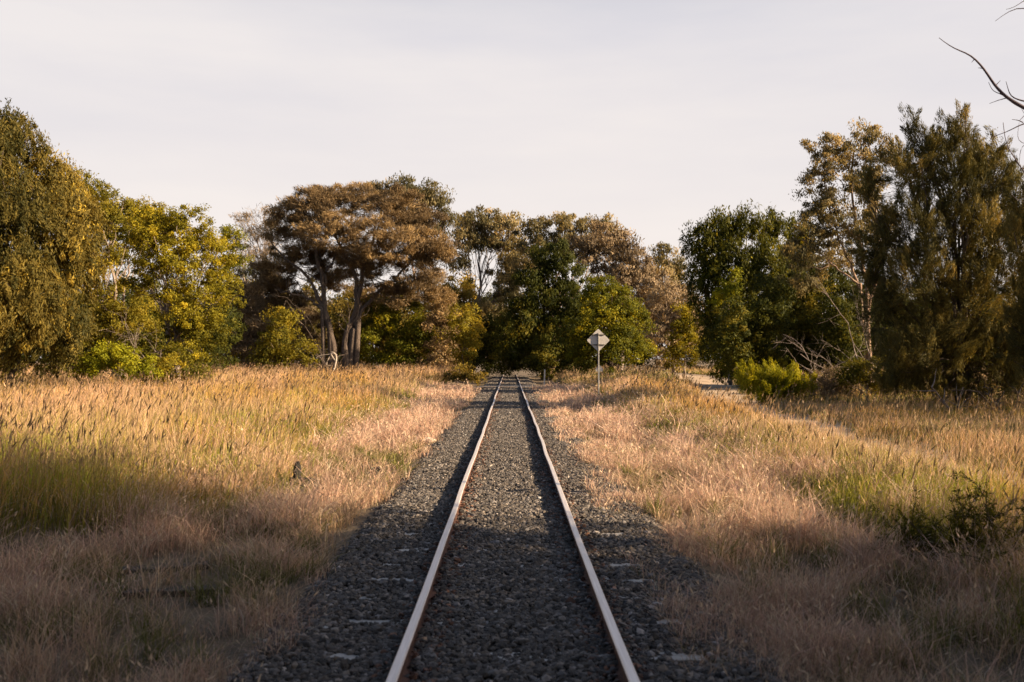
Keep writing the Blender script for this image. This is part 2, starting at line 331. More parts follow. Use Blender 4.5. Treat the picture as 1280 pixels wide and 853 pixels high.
# ------------------------------------------------------------------ grass
def blades(x, y, h, wdt, rng, cb, ct, lean=.22, bias=(.05, 0), seed_p=0., seed_len=.1, seed_col=(.35, .25, .13), curl=.5):
    """curved two-segment blades with optional seed heads; cb / ct are (n,3) base and tip colours"""
    n = len(x); z = ground_h(x, y) - .03
    P0 = np.stack([x, y, z], 1)
    th = rng.uniform(0, 2 * np.pi, n); l = np.abs(rng.normal(0, lean, n)) + .03
    Dv = np.stack([np.cos(th) * l + bias[0], np.sin(th) * l + bias[1], np.ones(n)], 1)
    D2 = Dv.copy(); D2[:, :2] *= (1 + curl * 2.2); D2[:, 2] *= (1 - .12 * curl)
    P1 = P0 + Dv * h[:, None] * .55
    P2 = P1 + D2 * h[:, None] * .45
    a = rng.uniform(0, np.pi, n); W = np.stack([np.cos(a), np.sin(a), np.zeros(n)], 1) * wdt[:, None] * .5
    V = np.stack([P0 - W, P0 + W, P1 - W * .8, P1 + W * .8, P2], 1).reshape(-1, 3)
    k = np.arange(n)[:, None] * 5
    Q = k + np.array([[0, 1, 3, 2]]); T = k + np.array([[2, 3, 4]])
    cm = cb * .45 + ct * .55
    C = np.stack([cb, cb, cm, cm, ct], 1).reshape(-1, 3)
    faces = [Q]; tris = [T]
    if seed_p > 0:
        s = np.nonzero(rng.random(n) < seed_p)[0]; m = len(s)
        d = D2[s] / np.linalg.norm(D2[s], axis=1, keepdims=True)
        sl = seed_len * rng.uniform(.6, 1.5, m)[:, None]
        a = rng.uniform(0, np.pi, m); Wd = np.stack([np.cos(a), np.sin(a), np.zeros(m)], 1) * (wdt[s] * 1.0 + .0028)[:, None]
        B = P2[s] - d * sl * .3; E = B + d * sl; Mi = B + d * sl * .4
        V2 = np.stack([B, Mi + Wd, E, Mi - Wd], 1).reshape(-1, 3)
        Q2 = np.arange(m)[:, None] * 4 + np.array([[0, 1, 2, 3]]) + len(V)
        V = np.concatenate([V, V2]); C = np.concatenate([C, np.repeat(np.asarray(seed_col)[None] * rng.uniform(.6, 1.3, (m, 1)), 4, 0)])
        faces.append(Q2)
    return V, faces, tris, C
M_grass = col_mat('grass_blades', trans=.35, rough=.6, spec=.2)
BANDS = [(4.5, 7.5), (7.5, 11), (11, 16), (16, 23), (23, 33), (33, 47), (47, 66), (66, 95), (95, 135)]
def fov_ok(x, y, m=1.6): return np.abs(x) < (y * .56 + m)
def scatter(x0, x1, dens, rng, y0=4.5, y1=135, fall=1.25):
    X, Y = [], []
    for b0, b1 in BANDS:
        a0, a1 = max(b0, y0), min(b1, y1)
        if a1 <= a0: continue
        ym = (a0 + a1) / 2; d = dens * (8.0 / max(ym, 8)) ** fall
        lim0 = max(x0, -(a1 * .56 + 2)); lim1 = min(x1, a1 * .56 + 2)
        if lim1 <= lim0: continue
        n = int(d * (a1 - a0) * (lim1 - lim0)); x = rng.uniform(lim0, lim1, n); y = rng.uniform(a0, a1, n)
        k = fov_ok(x, y); X.append(x[k]); Y.append(y[k])
    x, y = np.concatenate(X), np.concatenate(Y)
    return x, y
def grass_obj(name, label, parts):
    VV, QQ, TT, CC, b = [], [], [], [], 0
    for V, q, t, C in parts:
        VV.append(V); CC.append(C); QQ += [f + b for f in q]; TT += [f + b for f in t]; b += len(V)
    o = mesh_obj(name, np.concatenate(VV), [np.concatenate(QQ), np.concatenate(TT)], [M_grass], attrs={'col': np.concatenate(CC)})
    return tag(o, label, 'grass', kind='stuff')
C3 = lambda c, n, rng, v=.18: np.asarray(c)[None] * rng.lognormal(0, v, (n, 1)) * rng.uniform(.93, 1.07, (n, 3))
def mixc(a, b, t): t = np.asarray(t)[:, None]; return a * (1 - t) + b * t
STRAW, PINK, GREEN, LIME, OLIVE = (.68, .38, .135), (.72, .46, .335), (.070, .080, .014), (.26, .26, .020), (.20, .145, .035)
wid = lambda y, k=1.0: k * np.maximum(.003, .00072 * y)
def on_path(x, y): return (np.abs(x - path_x(y)) < .75 + .8 * n2(x * 1.3, y * .8) + .9 * ss(50, 62, y)) | (np.abs(y - cross_y(x)) < 2.0)

def gp(px, py, dz=0):      # ground point under a photo pixel
    Y = (CZ + .1) * F / (py - VY); x = CX + (px - VX) / F * Y; return np.array([x, Y, float(ground_h(x, Y)) + dz])
CLEAR = [(gp(375, 620), .55), (gp(340, 632), .4), (gp(170, 735), .35), (gp(205, 738), .4), (gp(245, 735), .35), (gp(1120, 760), .16), (gp(536, 560), .3), (gp(472, 597), .22)]
def cleared(x, y, rng):
    k = np.zeros(len(x), bool)
    for p, r in CLEAR: k |= np.hypot(x - p[0], (y - p[1]) * .55) < r * (.7 + .5 * rng.random(len(x)))
    return k & (rng.random(len(x)) < .8)
def tall(side, rng):
    parts = []
    if side < 0: x, y = scatter(-80, -3.2, 460, rng)
    else: x, y = scatter(3.4, 80, 460, rng)
    u = np.abs(x); patch = n1(x / 1.7 + 30, y / 2.6)
    edge = (3.9 + 2.4 * (1 - ss(9.5, 15, y)) + 1.0 * ss(19, 25, y)) if side < 0 else 4.3 + 0 * y
    e = edge + 1.1 * (n2(x * 0 + side * 5, y / 3.3) - .5) + .7 * (patch - .5)
    keep = (u > e) & ~on_path(x, y) & ~cleared(x, y, rng)
    x, y, u, edge = x[keep], y[keep], u[keep], edge[keep]; n = len(x); patch = n1(x / 1.7 + 30, y / 2.6); big = n3(x / 5, y / 6)
    h = (.40 + .62 * patch * (.6 + .6 * n1(x / .45, y / .6)) + .22 * rng.random(n)) * (.55 + .45 * ss(0, 1.6, u - edge + .5)) * rng.uniform(.62, 1.1, n)
    if side < 0: h *= 1.2 + .22 * (1 - ss(14, 24, y))
    if side > 0: h *= .95 * (1 - .30 * ss(path_x(y) - .5, path_x(y) + 1, x))
    green = np.clip((n2(x / 2.2 + 11, y / 3.0) - .38) * 2.6, 0, 1) * .9 * (1 - .5 * ss(30, 60, y))
    cb = mixc(C3(OLIVE, n, rng), C3(LIME, n, rng), green); ct = mixc(C3(STRAW, n, rng), C3((.46, .34, .10), n, rng), green * .7)
    gm = rng.random(n) < (.34 + .5 * green); ct[gm] = cb[gm] * 1.3; h[gm] *= .80
    pk = (big + .35 * n1(x / .9, y) > .6) & (rng.random(n) < .75); ct[pk] = C3(PINK, pk.sum(), rng)
    lp = np.zeros(n)
    for lx, ly, lr in ((-6.2, 24, 2.2), (-6.4, 14.5, 1.3), (-7.5, 27, 1.6), (-5.2, 18.5, .9), (-9, 17, 1.8), (5.2, 38, 1.8), (4.9, 30, .9), (5.0, 20, .9), (4.8, 15.5, .7), (5.9, 13.5, .8)):
        lp = np.maximum(lp, 1.15 - np.hypot(x - lx, (y - ly) * .55) / lr)
    lg = rng.random(n) < np.clip(lp, 0, .85); cb[lg] = C3((.20, .24, .015), lg.sum(), rng); ct[lg] = C3((.40, .42, .03), lg.sum(), rng); h[lg] *= .72
    h *= .62 + .62 * n3(x / 5 + 9, y / 8)
    if side > 0: h *= 1 - .6 * ss(58, 66, y) * ss(5.5, 7.5, x) * (1 - ss(path_x(y) + 1.5, path_x(y) + 4, x))
    far = y > 17; parts.append(blades(x[far], y[far], h[far], wid(y[far], .62), rng, cb[far], ct[far], lean=.22, curl=.9, bias=(.06, .0), seed_p=.10, seed_len=.09, seed_col=(.46, .29, .17)))
    x_, y_, h_, cb, ct = x, y, h, cb[~far], ct[~far]; nf = ~far
    parts.append(blades(x[nf], y[nf], h[nf], wid(y[nf], .75), rng, cb, ct, lean=.24, curl=.9, bias=(.06, .0), seed_p=.22, seed_len=.09, seed_col=(.40, .26, .15)))
    # tall stalks with big seed heads rising above the mass
    k = rng.random(n) < .045; x2, y2 = x[k], y[k]; m = len(x2)
    parts.append(blades(x2, y2, h[k] * 0 + rng.uniform(.8, 1.28, m) * (1.08 if side < 0 else .82), wid(y2, .9), rng, C3((.3, .22, .12), m, rng), C3((.34, .24, .13), m, rng), lean=.12, bias=(.09, 0), seed_p=1, seed_len=.16, seed_col=(.20, .135, .075), curl=.8))
    # green skirt along the edge facing the track
    eg = (u < edge + 1.5) & (rng.random(n) < .5) & (y < 60); m = int(eg.sum())
    parts.append(blades(x[eg] - side * rng.uniform(0, .5, m), y[eg], rng.uniform(.25, .6, m), wid(y[eg], 1.3), rng, C3((.07, .08, .015), m, rng, .3), C3((.25, .24, .035), m, rng, .3), lean=.35, curl=1.0))
    # green undergrowth
    x, y = x[::3], y[::3]; n = len(x); x = x + rng.normal(0, .1, n)
    parts.append(blades(x, y, rng.uniform(.2, .5, n), wid(y, 1.5), rng, C3(GREEN, n, rng, .3), C3((.15, .15, .04), n, rng, .3), lean=.4, curl=1.2))
    return parts
rng = np.random.default_rng(11)
grass_obj('tall_grass', 'tall golden green seeding grass in the field left of the track', tall(-1, rng))
grass_obj('tall_grass', 'tall golden seeding grass between the track and the path on the right', tall(1, rng))

def short(side, rng):
    parts = []
    if side < 0: x, y = scatter(-8.0, -1.6, 1800, rng, y1=70, fall=1.1)
    else: x, y = scatter(1.2, 6.2, 2100, rng, y1=70, fall=1.1)
    u = np.abs(x); cl = n1(x / .55 + 3, y / .75); big = n3(x / 1.6 + 50, y / 2.4)
    inner = (1.95 - .4 * (1 - ss(7, 11, y)) if side < 0 else 1.27) + .55 * (n2(x * 0 + side, y / 1.1) - .5) + .5 * (n3(x / .3, y / .35) - .5)
    dens = np.clip(.1 + 2.1 * (cl - .30), .04, 1) * np.clip((u - inner) * 2.5 + .1, 0, 1) * (1 - .85 * ss(4.6, 6.0, u) * (ss(9.5, 13, y) if side < 0 else 1))
    if side < 0: dens *= np.clip(.35 + 2.4 * (big - .25), .22, 1)
    keep = (rng.random(len(x)) < dens) & ~on_path(x, y) & ~cleared(x, y, rng)
    x, y, u, cl = x[keep], y[keep], u[keep], cl[keep]; n = len(x)
    h = (.16 + .40 * cl) * rng.uniform(.5, 1.25, n) * (.45 + .55 * ss(0, 1.1, u - 1.8)) * (1 if side > 0 else .95)
    cb = mixc(C3((.31, .20, .155), n, rng), C3((.17, .13, .06), n, rng), rng.random(n) < .2); ct = C3(PINK, n, rng, .15)
    g = (n2(x / .8 + 70, y / .9) > .68) & (rng.random(n) < .7); ct[g] = C3((.22, .20, .05), g.sum(), rng); cb[g] = C3(GREEN, g.sum(), rng); h[g] *= .6
    v_ = rng.lognormal(0, .28, (n, 1)); cb = cb * v_; ct = np.clip(ct * v_, 0, .85)
    parts.append(blades(x, y, h, wid(y, .8), rng, cb, ct, lean=.42, bias=(.02, 0), seed_p=.12, seed_len=.05, seed_col=(.5, .38, .27), curl=1.1))
    # coarser single stalks
    xi = rng.random(n) < .12; m = int(xi.sum())
    parts.append(blades(x[xi], y[xi], h[xi] * rng.uniform(1.1, 1.7, m), wid(y[xi], 1.15), rng, C3((.34, .25, .17), m, rng), C3((.72, .50, .40), m, rng, .2), lean=.38, curl=.9, seed_p=.3, seed_len=.06, seed_col=(.55, .42, .3)))
    # ragged green and straw tufts
    nt_ = 210; tx_ = side * rng.uniform(2.0, 4.6, nt_); ty_ = rng.uniform(4.5, 24, nt_) ** 1.0
    k_ = rng.integers(20, 70, nt_); X_ = np.repeat(tx_, k_) + rng.normal(0, .07, k_.sum()); Y_ = np.repeat(ty_, k_) + rng.normal(0, .07, k_.sum()); m = len(X_)
    gsel = np.repeat(rng.random(nt_) < .45, k_)[:, None]
    cb_ = np.where(gsel, C3((.07, .075, .02), m, rng, .3), C3((.24, .17, .10), m, rng, .3)); ct_ = np.where(gsel, C3((.20, .19, .05), m, rng, .3), C3((.55, .39, .26), m, rng, .3))
    parts.append(blades(X_, Y_, rng.uniform(.14, .46, m), wid(Y_, 1.1), rng, cb_, ct_, lean=.5, curl=1.2))
    # flattened thatch lying on the ground
    m = n // 3; xi = rng.integers(0, n, m); x2 = x[xi] + rng.normal(0, .25, m); y2 = y[xi] + rng.normal(0, .25, m)
    k = np.abs(x2) > 1.3; x2, y2 = x2[k], y2[k]; m = len(x2)
    parts.append(blades(x2, y2, rng.uniform(.06, .16, m), wid(y2, .9), rng, C3((.22, .16, .1), m, rng, .3), C3((.40, .29, .19), m, rng, .3), lean=1.3, curl=1.3))
    return parts
rng = np.random.default_rng(12)
grass_obj('dry_grass', 'short pale dry grass in patches beside the left edge of the ballast', short(-1, rng))
grass_obj('dry_grass', 'fine pale pinkish dry grass along the right edge of the ballast', short(1, rng))

# ------------------------------------------------------------------ trees
def leaf_cloud(C, Dr, ln, wd, rng, R=None):
    n = len(C)
    if R is None: R = rng.normal(size=(n, 3))
    Dn = Dr / (np.linalg.norm(Dr, axis=1, keepdims=True) + 1e-9)
    W = np.cross(Dn, R); W /= np.linalg.norm(W, axis=1, keepdims=True) + 1e-9
    W *= wd[:, None] * .5; Dl = Dn * ln[:, None]
    return np.stack([C - Dl * .5, C - Dl * .08 + W, C + Dl * .5, C - Dl * .08 - W], 1).reshape(-1, 3)
def clump_centres(blobs, Y, rng, dens, shell):
    """blobs: (px, py, rx, ry, depth offset m) -> clump centres, radii, outward dirs"""
    C, R, O, B = [], [], [], []
    for bi, (px, py, rx, ry, *r) in enumerate(blobs):
        dz = r[0] if r else 0; k = (Y + dz) / F
        c = at(px, py, Y + dz); ax = np.array([rx * k, (rx + ry) * .5 * k, ry * k])
        n = max(6, int(dens * (rx * ry) / 100.0))
        d = rng.normal(size=(n, 3)); d[:, 2] += .25; d[:, 1] -= .35; d /= np.linalg.norm(d, axis=1, keepdims=True)
        rad = 1 - shell * rng.random(n) ** 2.4
        C.append(c + d * ax * rad[:, None] * rng.uniform(.86, 1.08, (n, 1))); O.append(d)
        R.append(np.full(n, 1.0)); B.append(np.full(n, bi))
    return np.concatenate(C), np.concatenate(O), np.concatenate(B)
STYLES = {  # leaf length px, width px, clump radius px, leaves per clump, flatten, direction
    'euc':   dict(l=4.0, w=1.25, rc=8.5, m=58, flat=.72, mode='droop'),
    'round': dict(l=3.0, w=1.4, rc=8.0, m=64, flat=.75, mode='rand'),
    'fuzz':  dict(l=6.0, w=.65, rc=10.0, m=85, flat=.5, mode='up'),
    'spray': dict(l=5.2, w=.6, rc=9.0, m=110, flat=1.3, mode='spray'),
    'weep':  dict(l=6.5, w=1.1, rc=8.5, m=58, flat=1.2, mode='weep'),
    'hang':  dict(l=5.5, w=1.3, rc=9.0, m=56, flat=1.0, mode='hang'),
    'twig':  dict(l=7.0, w=.5, rc=10.0, m=36, flat=.6, mode='up'),
}
def crown_mesh(blobs, Y, style, rng, dens=3.2, shell=.75, scale=1.0):
    dens = dens * 1.35
    s = STYLES[style]; k = Y / F; C, O, B = clump_centres(blobs, Y, rng, dens, shell); n = len(C)
    rc = s['rc'] * k * rng.uniform(.55, 1.7, n) * scale; m = int(s['m'] * 1.75)
    P = rng.normal(size=(n, m, 3)); P /= np.linalg.norm(P, axis=2, keepdims=True); P *= rng.random((n, m, 1)) ** .55
    P[:, :, 2] *= s['flat']
    mode = s['mode']
    if mode in ('spray', 'weep', 'hang'):      # leaves set along a shoot instead of in a ball
        ax = O * (.8 if mode == 'spray' else .25) + rng.normal(0, .42 if mode == 'spray' else .28, (n, 3)) + np.array([0, 0, {'spray': 1.0, 'weep': -1.1, 'hang': -.9}[mode]])
        ax /= np.linalg.norm(ax, axis=1, keepdims=True); t_ = rng.uniform(-1, 1, (n, m, 1))
        L_ = {'spray': 1.35, 'weep': 1.5, 'hang': 1.1}[mode]
        P = P * ({'spray': .6, 'weep': .42, 'hang': .75}[mode]) * (1.15 - .75 * np.clip(t_, -.4, 1)) + ax[:, None] * t_ * L_
    rel = P.copy(); P = P * rc[:, None, None] + C[:, None]
    Oo = np.repeat(O[:, None], m, 1)
    rd = rng.normal(size=(n, m, 3))
    if mode == 'droop': Dr = rd * .55 + np.array([0, 0, -1.0])
    elif mode == 'rand': Dr = rd + Oo * .5
    elif mode == 'up': Dr = rd * .6 + Oo * .5 + np.array([0, 0, .45]) + rel * .6
    elif mode == 'spray':
        Dr = rd * .30 + ax[:, None] * 1.1
    elif mode in ('weep', 'hang'): Dr = rd * (.3 if mode == 'weep' else .5) + ax[:, None]
    P = P.reshape(-1, 3); Dr = Dr.reshape(-1, 3); N_ = len(P)
    ln = s['l'] * k * rng.uniform(.6, 1.35, N_) * min(scale, 1.15); wd = s['w'] * k * 1.1 * rng.uniform(.7, 1.3, N_)
    rn = rel / (np.linalg.norm(rel, axis=2, keepdims=True) + 1e-6)
    R = (rn * .75 + Oo * .75 + rng.normal(0, .42 if mode in ('rand', 'droop', 'hang') else 1.1, (n, m, 3))).reshape(-1, 3)
    V = leaf_cloud(P, Dr, ln, wd, rng, R)
    Q = np.arange(N_ * 4).reshape(-1, 4)
    tint = np.clip(np.repeat(rng.normal(.45, .2, n), m) + rng.normal(0, .14, N_) + .18 * np.repeat(rng.normal(0, 1, len(blobs))[B.astype(int)], m), 0, 1)
    return V, Q, tint, C, B
def tree(name, label, cat, Y, base, blobs, style, leaf, bark, seed, group=None, r0=.22, dens=3.2, shell=.75, stems=1, twigs=2, scale=1.0, limbs=True, fork=.25, sink=.3, spread=.3, paths=None):
    """base: px position of the trunk foot; blobs in photo pixels at distance Y"""
    rng = np.random.default_rng(seed)
    bx = CX + (base - VX) / F * Y; root_z = float(ground_h(bx, Y)); root = np.array([bx, Y, root_z - sink])
    V, Q, tint, C, B = crown_mesh(blobs, Y, style, rng, dens, shell, scale)
    t = empty(name, (bx, Y, root_z), label, cat, group)
    cr = mesh_obj('crown', V - np.array([bx, Y, root_z]), [Q], [leaf], t, {'tint': tint})
    lines = []
    for pts, ra, rb in (paths or []):
        P = smooth_line([at(q[0], q[1], Y + (q[2] if len(q) > 2 else 0)) for q in pts], 18, rng, .0009 * Y); P[0, 2] = root_z - .4
        lines.append((P, ra + (rb - ra) * np.linspace(0, 1, 18) ** .6))
        for _ in range(5):
            i = rng.integers(8, 15); kk = C[np.argsort(np.linalg.norm(C - P[i], axis=1))[:30]]; q = kk[rng.integers(10, 30)]
            lines.append((smooth_line([P[i], (P[i] + q) / 2 + rng.normal(0, .3, 3), q], 7, rng, .05), np.linspace(rb * .7, .02, 7)))
    if limbs:
        cs = np.array([at(b[0], b[1], Y + (b[4] if len(b) > 4 else 0)) for b in blobs])
        mean = cs.mean(0); H = mean[2] - root_z
        roots = [root + np.array([(i - (stems - 1) / 2) * spread, rng.normal(0, spread * .4), 0]) for i in range(stems)]
        for bi, c in enumerate(cs):
            rt = roots[bi % stems]
            fk = rt + (mean - rt) * np.array([.25, .25, fork + .1 * rng.random()]); fk[2] = max(fk[2], root_z + .4)
            mid = fk + (c - fk) * .5 + rng.normal(0, .06, 3) * H; mid[2] += .08 * H
            P = smooth_line([rt, rt * .5 + fk * .5 + rng.normal(0, .015, 3) * H, fk, mid, c], 16, rng, .012 * H)
            P[0] = rt; rr = r0 * np.interp(np.arange(16), [0, 3.5, 5.5, 15], [1, .75, .42 if bi >= stems * 2 else .6, .10])
            lines.append((P, rr))
            kids = C[B == bi]; 
            for _ in range(twigs * 3):
                q = kids[rng.integers(len(kids))]; s0 = rng.integers(8, 16); p0 = P[s0]
                lines.append((smooth_line([p0, (p0 + q) / 2 + rng.normal(0, .03, 3) * H, q], 7, rng, .008 * H), np.linspace(rr[s0] * .55, .008 + .0006 * Y * .3, 7)))
    if lines:
        Vb, Fb = tubes(lines, 6)
        mesh_obj('trunk', Vb - np.array([bx, Y, root_z]), Fb, [bark], t, smooth=True)
    return t
def fit(x0, x1, y0, y1, n, rng_seed, rr=.34, top=1.0):
    """fill a pixel box with n overlapping lobes in a dome layout"""
    r = random.Random(rng_seed); out = []; w_, h_ = x1 - x0, y1 - y0
    for i in range(n):
        while True:
            u, v = r.uniform(-1, 1), r.uniform(-1, 1)
            if u * u + v * v < 1 : break
        rx = w_ * rr * r.uniform(.6, 1.0) * .5 * 1.3; ry = h_ * rr * r.uniform(.6, 1.0) * .5 * 1.3
        cx = (x0 + x1) / 2 + u * (w_ / 2 - rx); cy = (y0 + y1) / 2 + v * (h_ / 2 - ry)
        out.append((cx, cy, rx, ry, r.uniform(-.5, .5) * w_ / F * 60 * .5))
    return out

LM = leaf_mat
L_brownolive = LM('leaves_brown_olive', (.034, .031, .010), (.155, .110, .027), (.40, .275, .045))
L_olive = LM('leaves_olive', (.045, .043, .007), (.17, .135, .016), (.30, .22, .025))
L_acacia = LM('leaves_yellow_green', (.050, .046, .006), (.19, .155, .014), (.36, .27, .022))
L_brown = LM('leaves_brown_needles', (.055, .038, .026), (.165, .108, .062), (.30, .195, .10), trans=.2)
L_grey = LM('leaves_grey_green', (.052, .047, .026), (.19, .148, .080), (.38, .28, .16))
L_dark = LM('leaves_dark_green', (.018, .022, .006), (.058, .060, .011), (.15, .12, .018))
L_green = LM('leaves_mid_green', (.030, .034, .005), (.120, .115, .010), (.30, .24, .018))
L_pepper = LM('leaves_deep_olive', (.020, .023, .005), (.090, .085, .010), (.38, .28, .02))
L_cas = LM('leaves_casuarina', (.034, .032, .013), (.115, .092, .030), (.27, .19, .06), trans=.2)
L_pinkbr = LM('leaves_dusty_brown', (.065, .048, .036), (.18, .125, .085), (.30, .21, .14), trans=.2)
L_bright = LM('leaves_bright_green', (.06, .065, .006), (.20, .19, .012), (.38, .32, .02))

# left side
tree('gum_tree', 'tall drooping olive brown tree cut off by the left edge of the photo', 'tree', 50, 20,
     [(15, 200, 50, 58), (-35, 205, 55, 75, -2), (62, 235, 42, 45, 1), (90, 290, 38, 48, -1), (30, 290, 62, 60, -2), (85, 350, 42, 45, 0), (20, 380, 65, 60, -3), (60, 425, 60, 48, -1), (-50, 330, 60, 90, 0), (-40, 430, 60, 50, 0)],
     'hang', L_brownolive, M_barkdark, 101, r0=.30, dens=4.3)
tree('wattle_tree', 'yellow topped olive tree squeezed behind the drooping tree at left', 'tree', 60, 150,
     [(105, 245, 34, 34), (135, 262, 34, 30), (130, 290, 40, 45), (165, 300, 40, 42, 2), (115, 340, 40, 50), (150, 400, 50, 50), (185, 275, 28, 25, 2), (100, 420, 45, 45)], 'round', L_olive, M_barkgrey, 102, r0=.2, dens=3.6)
tree('wattle_tree', 'broad yellow green tree with grey inner branches at the end of the left tree group', 'tree', 55, 215,
     [(190, 285, 34, 28, 1), (230, 285, 40, 28), (265, 320, 32, 38), (215, 330, 42, 30, -1), (275, 370, 26, 36), (235, 385, 42, 36, -1), (250, 420, 40, 34), (180, 350, 28, 24, 2), (200, 300, 45, 30), (165, 440, 40, 24, -1), (225, 450, 34, 20, -2)],
     'round', L_acacia, M_barkgrey, 103, r0=.17, dens=3.4, stems=3, twigs=4)
tree('shrub', 'low bright olive shrub at the foot of the left trees', 'shrub', 49, 150, [(135, 450, 32, 24), (165, 455, 28, 20), (110, 458, 20, 16), (185, 465, 20, 12)], 'round', L_bright, M_barkgrey, 104, r0=.05, dens=3.6)
tree('shrub', 'low yellow green shrub at the right foot of the broad left tree', 'shrub', 50, 225, [(215, 462, 26, 18), (240, 468, 20, 12), (200, 470, 20, 12)], 'round', L_olive, M_barkgrey, 105, r0=.04, dens=3.6)
tree('sheoak_tree', 'thin see-through grey brown tree left of the big umbrella tree', 'tree', 104, 325, [(318, 278, 30, 22), (300, 300, 22, 18), (335, 300, 25, 22), (325, 330, 30, 22)], 'twig', L_pinkbr, M_barkgrey, 106, r0=.16, dens=2.2, twigs=5)
tree('evergreen_tree', 'small dark green tree top rising behind the broad left tree', 'tree', 98, 285, [(285, 295, 20, 14), (290, 330, 30, 28), (275, 390, 30, 45)], 'round', L_green, M_barkdark, 107, dens=3.2)
tree('sheoak_tree', 'big umbrella shaped brown tree with two dark leaning trunks', 'tree', 90, 424,
     [(400, 262, 42, 26), (445, 250, 48, 20, 2), (490, 258, 45, 24), (525, 285, 34, 30, 1), (360, 295, 34, 30, 1), (350, 335, 28, 25, 2), (420, 290, 48, 26, -2), (480, 300, 50, 30, -2), (530, 330, 32, 34), (465, 335, 42, 24, 1), (505, 365, 40, 22), (395, 320, 36, 20, 4), (545, 365, 22, 24, 2), (372, 268, 34, 20), (430, 330, 44, 22, 4), (350, 365, 26, 20, 3), (410, 350, 34, 16, 5), (470, 375, 34, 18, 5), (540, 310, 24, 26, -1), (395, 240, 26, 12, 1)],
     'fuzz', L_brown, M_barkdark, 108, dens=4.2, shell=.85, limbs=False, paths=[
      ([(421, 462), (416, 425), (408, 395), (396, 365), (378, 338), (352, 322), (335, 300)], .42, .06), ([(416, 425), (407, 392), (404, 362), (400, 335), (388, 300), (382, 268)], .34, .10),
      ([(431, 462), (432, 430), (440, 400), (450, 365), (452, 335), (470, 290), (480, 255)], .48, .07), ([(436, 420), (455, 385), (475, 362), (500, 345), (525, 310)], .30, .08),
      ([(444, 390), (446, 350), (430, 315), (415, 292), (410, 262)], .30, .08), ([(406, 390), (385, 372), (365, 368), (345, 362)], .20, .06), ([(404, 362), (412, 330), (430, 300), (440, 270)], .2, .06)])
tree('sheoak_tree', 'low dusty brown thicket tree left of the dark leaning trunks', 'tree', 94, 330, [(330, 365, 38, 36), (300, 400, 34, 45), (350, 410, 42, 42), (320, 440, 45, 28), (385, 400, 25, 40, 2)], 'fuzz', L_pinkbr, M_barkgrey, 109, dens=3.3, r0=.15, stems=2)
tree('shrub', 'speckled olive shrub in front of the leaning trunks', 'shrub', 84, 355, [(350, 430, 30, 30), (370, 445, 26, 22), (330, 448, 24, 20), (355, 405, 22, 22)], 'round', L_olive, M_barkgrey, 110, r0=.06, dens=3)
tree('evergreen_tree', 'rounded dark green tree under the right side of the umbrella tree', 'tree', 93, 495, [(495, 395, 40, 28), (475, 425, 36, 30), (515, 430, 32, 28), (495, 450, 50, 18)], 'round', L_green, M_barkdark, 111, dens=3.8, r0=.14)
tree('gum_tree', 'pale topped tree showing above the umbrella tree', 'tree', 114, 530, [(500, 238, 40, 16), (540, 250, 28, 22), (470, 238, 22, 12), (552, 275, 18, 24), (515, 260, 35, 20)], 'euc', L_grey, M_barkpale, 112, dens=3.4, r0=.25)
tree('shrub', 'tawny shrub right of the rounded dark green tree', 'shrub', 92, 548, [(548, 415, 24, 28), (560, 395, 22, 18), (545, 445, 24, 16)], 'round', L_brown, M_barkgrey, 113, dens=3.5, r0=.06)
tree('shrub', 'dark oval bush with a golden rim left of the track end', 'shrub', 88, 578, [(578, 405, 20, 24), (582, 435, 18, 24)], 'round', L_olive, M_barkdark, 114, dens=4, r0=.08)
tree('shrub', 'low rust and green bush beside the track left of the crossing', 'shrub', 80, 582, [(580, 468, 16, 9), (565, 473, 12, 7), (597, 472, 12, 6)], 'round', L_brownolive, M_barkdark, 115, dens=5, r0=.03)
# centre
tree('gum_tree', 'open gum tree with sky showing between its bare forks at the track end', 'tree', 132, 590,
     [(600, 279, 36, 18), (632, 292, 24, 24), (583, 300, 24, 22), (610, 303, 24, 14), (642, 325, 18, 26), (572, 330, 13, 14), (630, 345, 20, 16), (600, 392, 42, 18), (640, 368, 24, 28), (572, 372, 20, 22)],
     'euc', L_grey, M_barkgrey, 116, dens=4.6, r0=.3, twigs=3, fork=.35)
tree('gum_tree', 'wide grey green tree crown behind the dark tree in the centre', 'tree', 126, 690, [(670, 292, 28, 18), (705, 282, 34, 16), (745, 285, 30, 18), (690, 310, 44, 18), (740, 310, 40, 22), (665, 330, 24, 26)], 'euc', L_grey, M_barkpale, 117, dens=3.4, r0=.3)
tree('gum_tree', 'dusty brown tree with a reddish top right of centre', 'tree', 112, 775, [(760, 300, 30, 22), (735, 318, 30, 24), (790, 325, 28, 26), (805, 355, 28, 30), (770, 345, 34, 28), (815, 390, 26, 40), (770, 390, 30, 40)], 'euc', L_pinkbr, M_barkgrey, 118, dens=3.8, r0=.28)
tree('gum_tree', 'small pale round tree top in the gap before the right tree group', 'tree', 132, 835, [(832, 318, 18, 14), (845, 335, 16, 14), (828, 350, 26, 26), (850, 370, 22, 26)], 'euc', L_grey, M_barkgrey, 119, dens=3.4, r0=.2)
tree('pine_tree', 'tall dark green tree standing where the rails vanish', 'tree', 104, 680, [(690, 320, 26, 22), (700, 345, 34, 26), (665, 365, 30, 32), (705, 385, 40, 34), (655, 410, 34, 38), (695, 430, 44, 32), (640, 440, 24, 24), (720, 420, 30, 40)], 'euc', L_dark, M_barkdark, 120, dens=4.2, r0=.3)
